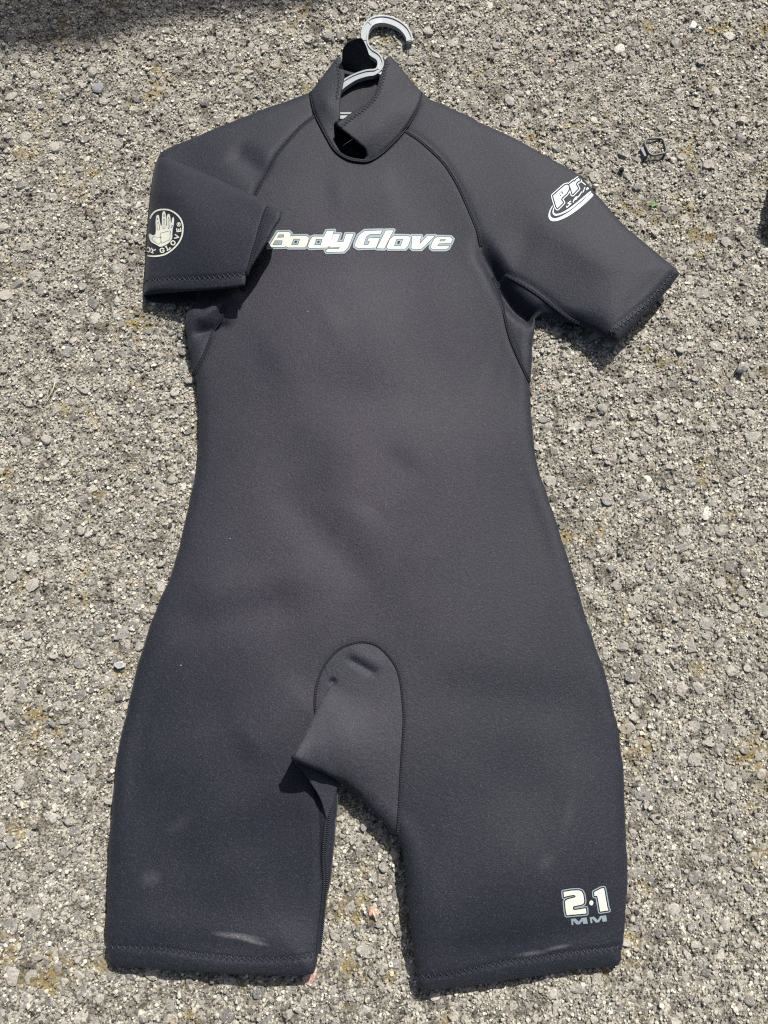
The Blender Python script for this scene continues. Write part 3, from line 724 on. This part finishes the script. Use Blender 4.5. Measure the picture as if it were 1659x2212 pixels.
def grit_mat():
    m, t, b = mat('asphalt_grit', rough=.85, spec=.25); k = N(t); p = k.pos()
    v = k.new('ShaderNodeAttribute', attribute_name='tone').outputs['Fac']
    c = k.ramp(v, [(0, (.04, .035, .027)), (.25, (.17, .158, .132)), (.5, (.35, .33, .275)), (.8, (.47, .447, .372)), (1, (.64, .61, .52))])
    c = k.mix(k.math('MULTIPLY', moss_mask(k, p), .8), c, k.mix(v, (.12, .09, .032), (.40, .31, .13)))
    dk = k.noise(p, 34, 3, .55, (7, 2, 0)); c = k.mix(k.rng(dk, .50, .64, 0, .52), c, (.075, .064, .048))
    k.put(b.inputs['Base Color'], c); return m
M_GRIT = grit_mat()

NX0, NX1, NY0, NY1 = -.70, .70, -.66, .93
def noise2(x, y, scale, seed):
    """Smooth value noise by bilinear lookup."""
    r = np.random.default_rng(seed).random((257, 257)); u = x*scale + 1000.3; v = y*scale + 1000.7
    i = np.floor(u).astype(int); j = np.floor(v).astype(int); a = u-i; b = v-j; a = a*a*(3-2*a); b = b*b*(3-2*b)
    g = lambda p, q: r[p % 257, q % 257]
    return g(i, j)*(1-a)*(1-b) + g(i+1, j)*a*(1-b) + g(i, j+1)*(1-a)*b + g(i+1, j+1)*a*b
def gh(x, y): return np.minimum(-.0006 + .0034*(noise2(x, y, 40, 1)-.5) + .0044*(noise2(x, y, 120, 2)-.5) + .0036*(noise2(x, y, 300, 3)-.5), .0018)
gx = np.r_[-6, -4, -2.5, -1.6, -1.1, -.85, np.arange(NX0, NX1, .0034), .85, 1.1, 1.6, 2.5, 4, 6]
gy = np.r_[-6, -4, -2.5, -1.6, -1.1, -.82, np.arange(NY0, NY1, .0034), 1.1, 1.5, 2.2, 3.2, 4.5, 7, 10]
A, B = np.meshgrid(gx, gy, indexing='ij'); n_, m_ = A.shape
ids = np.arange(n_*m_).reshape(n_, m_)
fq = np.stack([ids[:-1, :-1], ids[1:, :-1], ids[1:, 1:], ids[:-1, 1:]], -1).reshape(-1, 4)
def fast_mesh(name, co, quads, material, tone=None, smooth_=False):
    me = bpy.data.meshes.new(name); k = quads.shape[1]
    me.vertices.add(len(co)); me.vertices.foreach_set('co', np.asarray(co, np.float32).ravel())
    me.loops.add(quads.size); me.loops.foreach_set('vertex_index', quads.ravel().astype(np.int32))
    me.polygons.add(len(quads)); me.polygons.foreach_set('loop_start', np.arange(0, quads.size, k, dtype=np.int32))
    me.polygons.foreach_set('use_smooth', np.full(len(quads), smooth_))
    me.materials.append(material)
    if tone is not None:
        at_ = me.attributes.new('tone', 'FLOAT', 'POINT'); at_.data.foreach_set('value', np.asarray(tone, np.float32))
    me.update(calc_edges=True); return me
asphalt = obj('asphalt_ground', fast_mesh('asphalt_ground', np.c_[A.ravel(), B.ravel(), gh(A, B).ravel()], fq, M_GROUND, None, True))
asphalt['kind'] = 'structure'

import bmesh
def ico(sub):
    bm = bmesh.new(); bmesh.ops.create_icosphere(bm, subdivisions=sub, radius=1.0)
    v = np.array([q.co[:] for q in bm.verts]); f = np.array([[q.index for q in fa.verts] for fa in bm.faces]); bm.free(); return v, f
IV2, IF2 = ico(2); IV1, IF1 = ico(1)
def chip(seed, v=IV2, planes=7):
    """Broken chipping: a lump cut by random planes, worn nearly flat on top."""
    r = np.random.default_rng(seed); q = v.copy()
    for k in range(planes):
        nrm = r.normal(size=3); nrm[2] *= .5; nrm /= np.linalg.norm(nrm); d = r.uniform(.55, .85)
        e = q @ nrm - d; q = q - np.where(e > 0, e, 0)[:, None]*nrm
    tl = r.normal(size=3)*.14; tl[2] = 1; tl /= np.linalg.norm(tl)
    e = q @ tl - r.uniform(.42, .6); q = q - np.where(e > 0, e, 0)[:, None]*tl*.92
    q += r.normal(size=q.shape)*.02
    q[:, 0] *= r.uniform(.85, 1.25); q[:, 1] *= r.uniform(.7, 1.0)
    q[:, :2] /= np.abs(q[:, :2]).max(); return q
CHIPS = [chip(s) for s in range(24)]
GRITS = [chip(100+s, IV1, 3) for s in range(16)]

def under_suit(x, y, margin):
    u = np.clip(((x-gx0)/STEP).astype(int), 0, GX.shape[0]-1); v = np.clip(((y-gy0)/STEP).astype(int), 0, GX.shape[1]-1)
    inb = (x > gx0) & (x < gx1) & (y > gy0) & (y < gy1)
    return inb & (GD[u, v] > margin)

def poisson(n_try, r_of, seed):
    """Greedy dart throwing with a cell hash: big first."""
    r = np.random.default_rng(seed); rad = np.sort(r_of(r, n_try))[::-1]
    X = r.uniform(NX0, NX1, n_try); Y = r.uniform(NY0, NY1, n_try); cell = .010; H_ = {}; keep = []
    for i in range(n_try):
        cx, cy = int(X[i]//cell), int(Y[i]//cell); ok = True
        for a in range(-2, 3):
            for b in range(-2, 3):
                for j in H_.get((cx+a, cy+b), ()):
                    if (X[i]-X[j])**2 + (Y[i]-Y[j])**2 < ((rad[i]+rad[j])*.86)**2: ok = False; break
                if not ok: break
            if not ok: break
        if ok: H_.setdefault((cx, cy), []).append(i); keep.append(i)
    keep = np.array(keep); return X[keep], Y[keep], rad[keep]
SXc, SYc, SRr = poisson(26000, lambda r, n: np.clip(r.lognormal(math.log(.0046), .38, n), .0024, .0108), 5)
ok = ~under_suit(SXc, SYc, .03); SXc, SYc, SRr = SXc[ok], SYc[ok], SRr[ok]
NS = len(SXc)
s_rot = rng.uniform(0, 2*math.pi, NS); s_var = rng.integers(0, len(CHIPS), NS); s_tone = rng.random(NS)
s_h = SRr*rng.uniform(.4, .7, NS)
s_z = gh(SXc, SYc) + rng.uniform(-.0008, .0007, NS) - s_h*.5*.75 + .0003
s_z = np.where(under_suit(SXc, SYc, -.004), np.minimum(s_z, .0024 - s_h*.5), s_z)
# the 300 that show largest become single stones
ppx, ppy = to_px(SXc, SYc, 0.0)
vis = (ppx > 8) & (ppx < 1651) & (ppy > 8) & (ppy < 2204) & ~under_suit(SXc, SYc, -.006)
depth = np.hypot(SYc - CAM[1], np.hypot(SXc, CAM[2]))
size = np.where(vis, SRr/depth, 0); big = np.argsort(-size)[:300]
is_big = np.zeros(NS, bool); is_big[big] = True
chip_me = [fast_mesh('stone', q, IF2, M_ST_O) for q in CHIPS]
for i in big:
    o = bpy.data.objects.new('stone', chip_me[s_var[i]]); o.location = (SXc[i], SYc[i], s_z[i]); o.rotation_euler = (0, 0, s_rot[i])
    o.scale = (SRr[i], SRr[i], s_h[i]); o.parent = asphalt; COL.objects.link(o)
def scatter(name, X, Y, Z, rad, hh, rot, var, tone, bank, F_, material):
    q = np.stack(bank)[var]; c, s = np.cos(rot)[:, None], np.sin(rot)[:, None]
    x = X[:, None] + rad[:, None]*(q[:, :, 0]*c - q[:, :, 1]*s); y = Y[:, None] + rad[:, None]*(q[:, :, 0]*s + q[:, :, 1]*c)
    z = Z[:, None] + hh[:, None]*q[:, :, 2]; nv = q.shape[1]
    co = np.stack([x, y, z], -1).reshape(-1, 3)
    fc = (F_[None] + (np.arange(len(X))*nv)[:, None, None]).reshape(-1, 3)
    me = fast_mesh(name, co, fc, material, np.repeat(tone, nv))
    o = obj(name, me, asphalt); o['kind'] = 'stuff'; return o
k_ = ~is_big
scatter('aggregate', SXc[k_], SYc[k_], s_z[k_], SRr[k_], s_h[k_], s_rot[k_], s_var[k_], s_tone[k_], CHIPS, IF2, M_ST_A)
NG = 210000
X_ = rng.uniform(NX0, NX1, NG); Y_ = rng.uniform(NY0, NY1, NG); g_ok = ~under_suit(X_, Y_, .03); X_, Y_ = X_[g_ok], Y_[g_ok]; NG = len(X_)
rad = np.clip(rng.lognormal(math.log(.0011), .42, NG), .0006, .0030); hh = rad*rng.uniform(.6, 1.1, NG)
zz = gh(X_, Y_) + rng.uniform(-.0006, .0014, NG)
zz = np.where(under_suit(X_, Y_, -.004), np.minimum(zz, .0010), zz)
scatter('grit', X_, Y_, zz, rad, hh, rng.uniform(0, 6.28, NG), rng.integers(0, 16, NG), rng.random(NG), GRITS, IF1, M_GRIT)

# ------------------------------------------------------------------ small loose things on the asphalt
def loose_stone(name, px, py, r, h, seed, col, label, cat='stone', lift=.3, rot=0):
    m, t, b = mat(name+'_surface', rough=.8, spec=.3); k = N(t); p = k.pos()
    k.put(b.inputs['Base Color'], k.mix(1.0, col, k.rng(k.noise(p, 350, 3, .6), .3, .7, .6, 1.35), 'MULTIPLY'))
    q = chip(seed, IV2, 9); me = fast_mesh(name, q*np.array([r, r, h]), IF2, m)
    x, y = at(px, py, h*.5); o = obj(name, me); o.location = (float(x), float(y), h*lift); o.rotation_euler = (.15, -.2, rot)
    o['label'] = label; o['category'] = cat; return o
loose_stone('loose_stone', 1603, 795, .0085, .010, 41, (.36, .35, .31), 'pale angular stone lying loose near the right edge of the photo', rot=.5, lift=.6)
loose_stone('white_chip', 1284, 405, .0045, .0055, 42, (.74, .70, .62), 'small white stone chip touching the emblem edge of the outstretched sleeve', lift=.9)
loose_stone('black_pebble', 1341, 368, .0042, .0045, 43, (.012, .012, .012), 'small black pebble between the outstretched sleeve and the plastic loop', lift=.7)
loose_stone('white_crumb', 1497, 56, .0082, .0035, 44, (.78, .76, .70), 'white crumbly fleck lying at the top right of the asphalt', lift=.6)
loose_stone('grey_chip', 212, 190, .009, .0045, 45, (.25, .255, .26), 'flat grey chip lying left of the collar below the shadow', lift=.4)
loose_stone('pebble', 258, 1437, .0072, .006, 46, (.42, .42, .40), 'smooth pale grey pebble beside the left hip of the wetsuit', lift=.4)

# plastic loop with a tab
M_BLK, t_, b_ = mat('dusty_black_plastic', (.075, .075, .068), .42, .5)
M_TABM, t_, b_ = mat('dusty_tab', (.17, .175, .18), .6, .4)
def c7(p): return [((2500 + x/6.636)*.54004, (480 + y/6.636)*.54004) for x, y in p]
loop = empty('plastic_loop', (*map(float, at(1412, 320)), 0), 'black plastic loop with a flat tab lying on the asphalt at the upper right', 'buckle')
lp = smooth(c7([(580,520),(530,590),(540,680),(590,780),(640,880),(700,925),(780,938),(900,908),(1050,880),(1090,830),(1075,720),(1040,600),(1000,520),(930,488),(840,490),(740,495),(650,505)]), 5, True)
lz = .0055 + .0030*np.sin(np.linspace(0, 2*math.pi, len(lp)))
lx, ly = at(lp[:, 0], lp[:, 1], lz); P = np.c_[lx, ly, lz]; P = np.r_[P, P[:2]]
co, fc = tube(P, .0018, 8, 1.0, False); child('ring', new_mesh('ring', co, fc, M_BLK), loop)
tb = np.array(c7([(405,748),(500,690),(545,700),(635,900),(625,925),(525,965)]))
X, Y = at(tb[:, 0], tb[:, 1], .006); co = [(x, y, .0062) for x, y in zip(X, Y)] + [(x, y, .0022) for x, y in zip(X, Y)]; n = len(tb)
child('tab', new_mesh('tab', co, [list(range(n))[::-1], list(range(n, 2*n))] + [[i, (i+1) % n, (i+1) % n+n, i+n] for i in range(n)], M_TABM, False), loop)

# straws, leaf
M_STRAW, t_, b_ = mat('dry_straw', (.46, .40, .27), .7, .3)
def straw(pts, r, label, group=None):
    p = smooth(pts, 5); z = .0045 + .001*np.sin(np.linspace(0, 6, len(p))); x, y = at(p[:, 0], p[:, 1], z)
    co, fc = tube(np.c_[x, y, z], np.linspace(r, r*.5, len(p)), 5); o = obj('straw', new_mesh('straw', co, fc, M_STRAW)); o['label'] = label; o['category'] = 'straw'; return o
straw([(119,826),(114,842),(106,856),(98,866)], .0011, 'dry straw lying on the asphalt left of the folded sleeve')
straw([(806,1971),(810,1981),(813,1990)], .0016, 'short dry straw lying between the two legs of the wetsuit')
straw([(71,755),(73,765),(72,776)], .0008, 'thin dry straw near the left edge level with the armpit')
M_LEAF, t_, b_ = mat('green_leaf', (.10, .30, .05), .6, .3)
x, y = at(1411, 443, .004); bm = bmesh.new()
for k, (a, l) in enumerate(((.4, .0075), (1.9, .006), (3.3, .005))):
    pts = [(0, 0, 0), (l*.5, l*.28, .0012), (l, 0, .0004), (l*.5, -l*.28, .001)]
    bm.faces.new([bm.verts.new((p[0]*math.cos(a)-p[1]*math.sin(a), p[0]*math.sin(a)+p[1]*math.cos(a), p[2])) for p in pts])
me = bpy.data.meshes.new('leaf_scrap'); bm.to_mesh(me); bm.free(); me.materials.append(M_LEAF)
o = obj('leaf_scrap', me); o.location = (float(x), float(y), .004); o['label'] = 'tiny green leaf scrap lying below the plastic loop'; o['category'] = 'leaf'
sol = o.modifiers.new('thickness', 'SOLIDIFY'); sol.thickness = .0004

M_LINT, t_, b_ = mat('white_lint', (.40, .39, .36), .9, .2)
for px, py, lab in ((665, 673, 'tiny white lint speck on the upper chest below the lettering'), (497, 1163, 'tiny white lint speck on the left side of the waist'), (391, 1437, 'tiny white lint speck on the left hip of the wetsuit')):
    z = float(Hpix(np.array([px]), np.array([py]))[0]); x, y = at(px, py, z)
    o = obj('lint_speck', fast_mesh('lint_speck', chip(px, IV1, 3)*np.array([.0008, .0005, .0003]), IF1, M_LINT)); o.location = (float(x), float(y), z+.0002)
    o['label'] = lab; o['category'] = 'lint'

# ------------------------------------------------------------------ unseen casters added outside the frame to throw the two shadows
# right: block added for an unknown dark object; only its shadow reaches into the frame
SH = np.array([math.tan(SUN_AZ*0) + S.x/S.z, S.y/S.z])          # shadow shift per metre of height
def above(px, py, h): x, y = at(px, py, 0); return np.array([float(x), float(y)]) + SH*h
M_SIDE_CASTER, t_, b_ = mat('side_caster_black', (.012, .012, .013), .6, .35)
Z_SIDE_CASTER = .06
a0, a1, a2 = above(1631, 513, Z_SIDE_CASTER), above(1656, 415, Z_SIDE_CASTER), above(1664, 548, Z_SIDE_CASTER)
u1 = (a1-a0)/np.linalg.norm(a1-a0); u2 = (a2-a0)/np.linalg.norm(a2-a0)
side_caster_p = np.array([a0, a0+u2*.20, a0+u2*.20+np.array([.25, .05]), a0+u1*.22+np.array([.3, 0]), a0+u1*.22])
ctr = side_caster_p.mean(0); co = []; n = len(side_caster_p)
for z, sc_ in ((.002, .93), (.012, .985), (.030, 1.0), (Z_SIDE_CASTER-.008, 1.0), (Z_SIDE_CASTER, 1.0), (Z_SIDE_CASTER+.012, .80), (Z_SIDE_CASTER+.018, .3)):
    co += [(*(ctr + (q-ctr)*sc_), z) for q in side_caster_p]
fc = [[l*n+i, l*n+(i+1) % n, (l+1)*n+(i+1) % n, (l+1)*n+i] for l in range(6) for i in range(n)] + [[6*n+i for i in range(n)], [i for i in range(n)][::-1]]
bag = empty('bag', (float(ctr[0]), float(ctr[1]), 0), 'unseen black block added outside the right edge to throw a pointed shadow into the frame', 'bag')
child('side_caster_body', new_mesh('side_caster_body', co, fc, M_SIDE_CASTER, False), bag)
zp = tube(np.array([(*(ctr+(side_caster_p[1]-ctr)*.6), Z_SIDE_CASTER+.0165), (*ctr, Z_SIDE_CASTER+.0195), (*(ctr+(side_caster_p[4]-ctr)*.6), Z_SIDE_CASTER+.0165)]), .003, 6)
child('zip', new_mesh('zip', *zp, M_THREAD), bag)  # made-up zip strip on the added block

# top left: made-up slab on walls beyond the frame, outlined to give the shadow edge
M_CASTER_SLAB, t_, b_ = mat('caster_felt', (.09, .09, .09), .9, .2)
M_CASTER_WALL, t_, b_ = mat('caster_render', (.42, .40, .36), .9, .2)
M_CASTER_DOOR, t_, b_ = mat('caster_door_paint', (.25, .30, .28), .6, .3)
HR = 3.3
edge = [above(*q, HR+.12) for q in ((-900, 168), (-300, 132), (0, 112), (130, 108), (228, 99), (278, 70), (400, 44), (660, 14), (760, -8))]
far = [edge[-1] + np.array([.25, .9]), edge[-1] + np.array([.3, 4.0]), edge[0] + np.array([0, 4.0])]
pl = np.array(edge + far); n = len(pl)
co = [(*q, HR) for q in pl] + [(*q, HR+.12) for q in pl]
fc = [list(range(n)), list(range(n, 2*n))[::-1]] + [[i, i+n, (i+1) % n+n, (i+1) % n] for i in range(n)]
top_caster = empty('top_shadow_caster', (float(pl[:, 0].mean()), float(pl[:, 1].mean()), 0), 'unseen flat slab on walls added out of frame to shade the top left corner', 'top_shadow_caster')
child('caster_slab', new_mesh('caster_slab', co, fc, M_CASTER_SLAB, False), top_caster)
def box(x0, x1, y0, y1, z0, z1):
    co = [(x, y, z) for z in (z0, z1) for x, y in ((x0, y0), (x1, y0), (x1, y1), (x0, y1))]
    return co, [[3,2,1,0],[4,5,6,7],[0,1,5,4],[1,2,6,5],[2,3,7,6],[3,0,4,7]]
x0, x1 = float(edge[0][0])+.1, float(edge[-1][0])+.1; y0 = max(float(q[1]) for q in edge)+.35; y1 = y0+2.6
co, fc = box(x0, x1, y0, y1, -.01, HR-.003); child('wall', new_mesh('wall', co, fc, M_CASTER_WALL, False), top_caster)  # wall of the made-up shadow caster
co, fc = box(x0+.3, x1-.4, y0-.05, y0-.003, 0.004, 2.2); child('caster_door', new_mesh('caster_door', co, fc, M_CASTER_DOOR, False), top_caster)
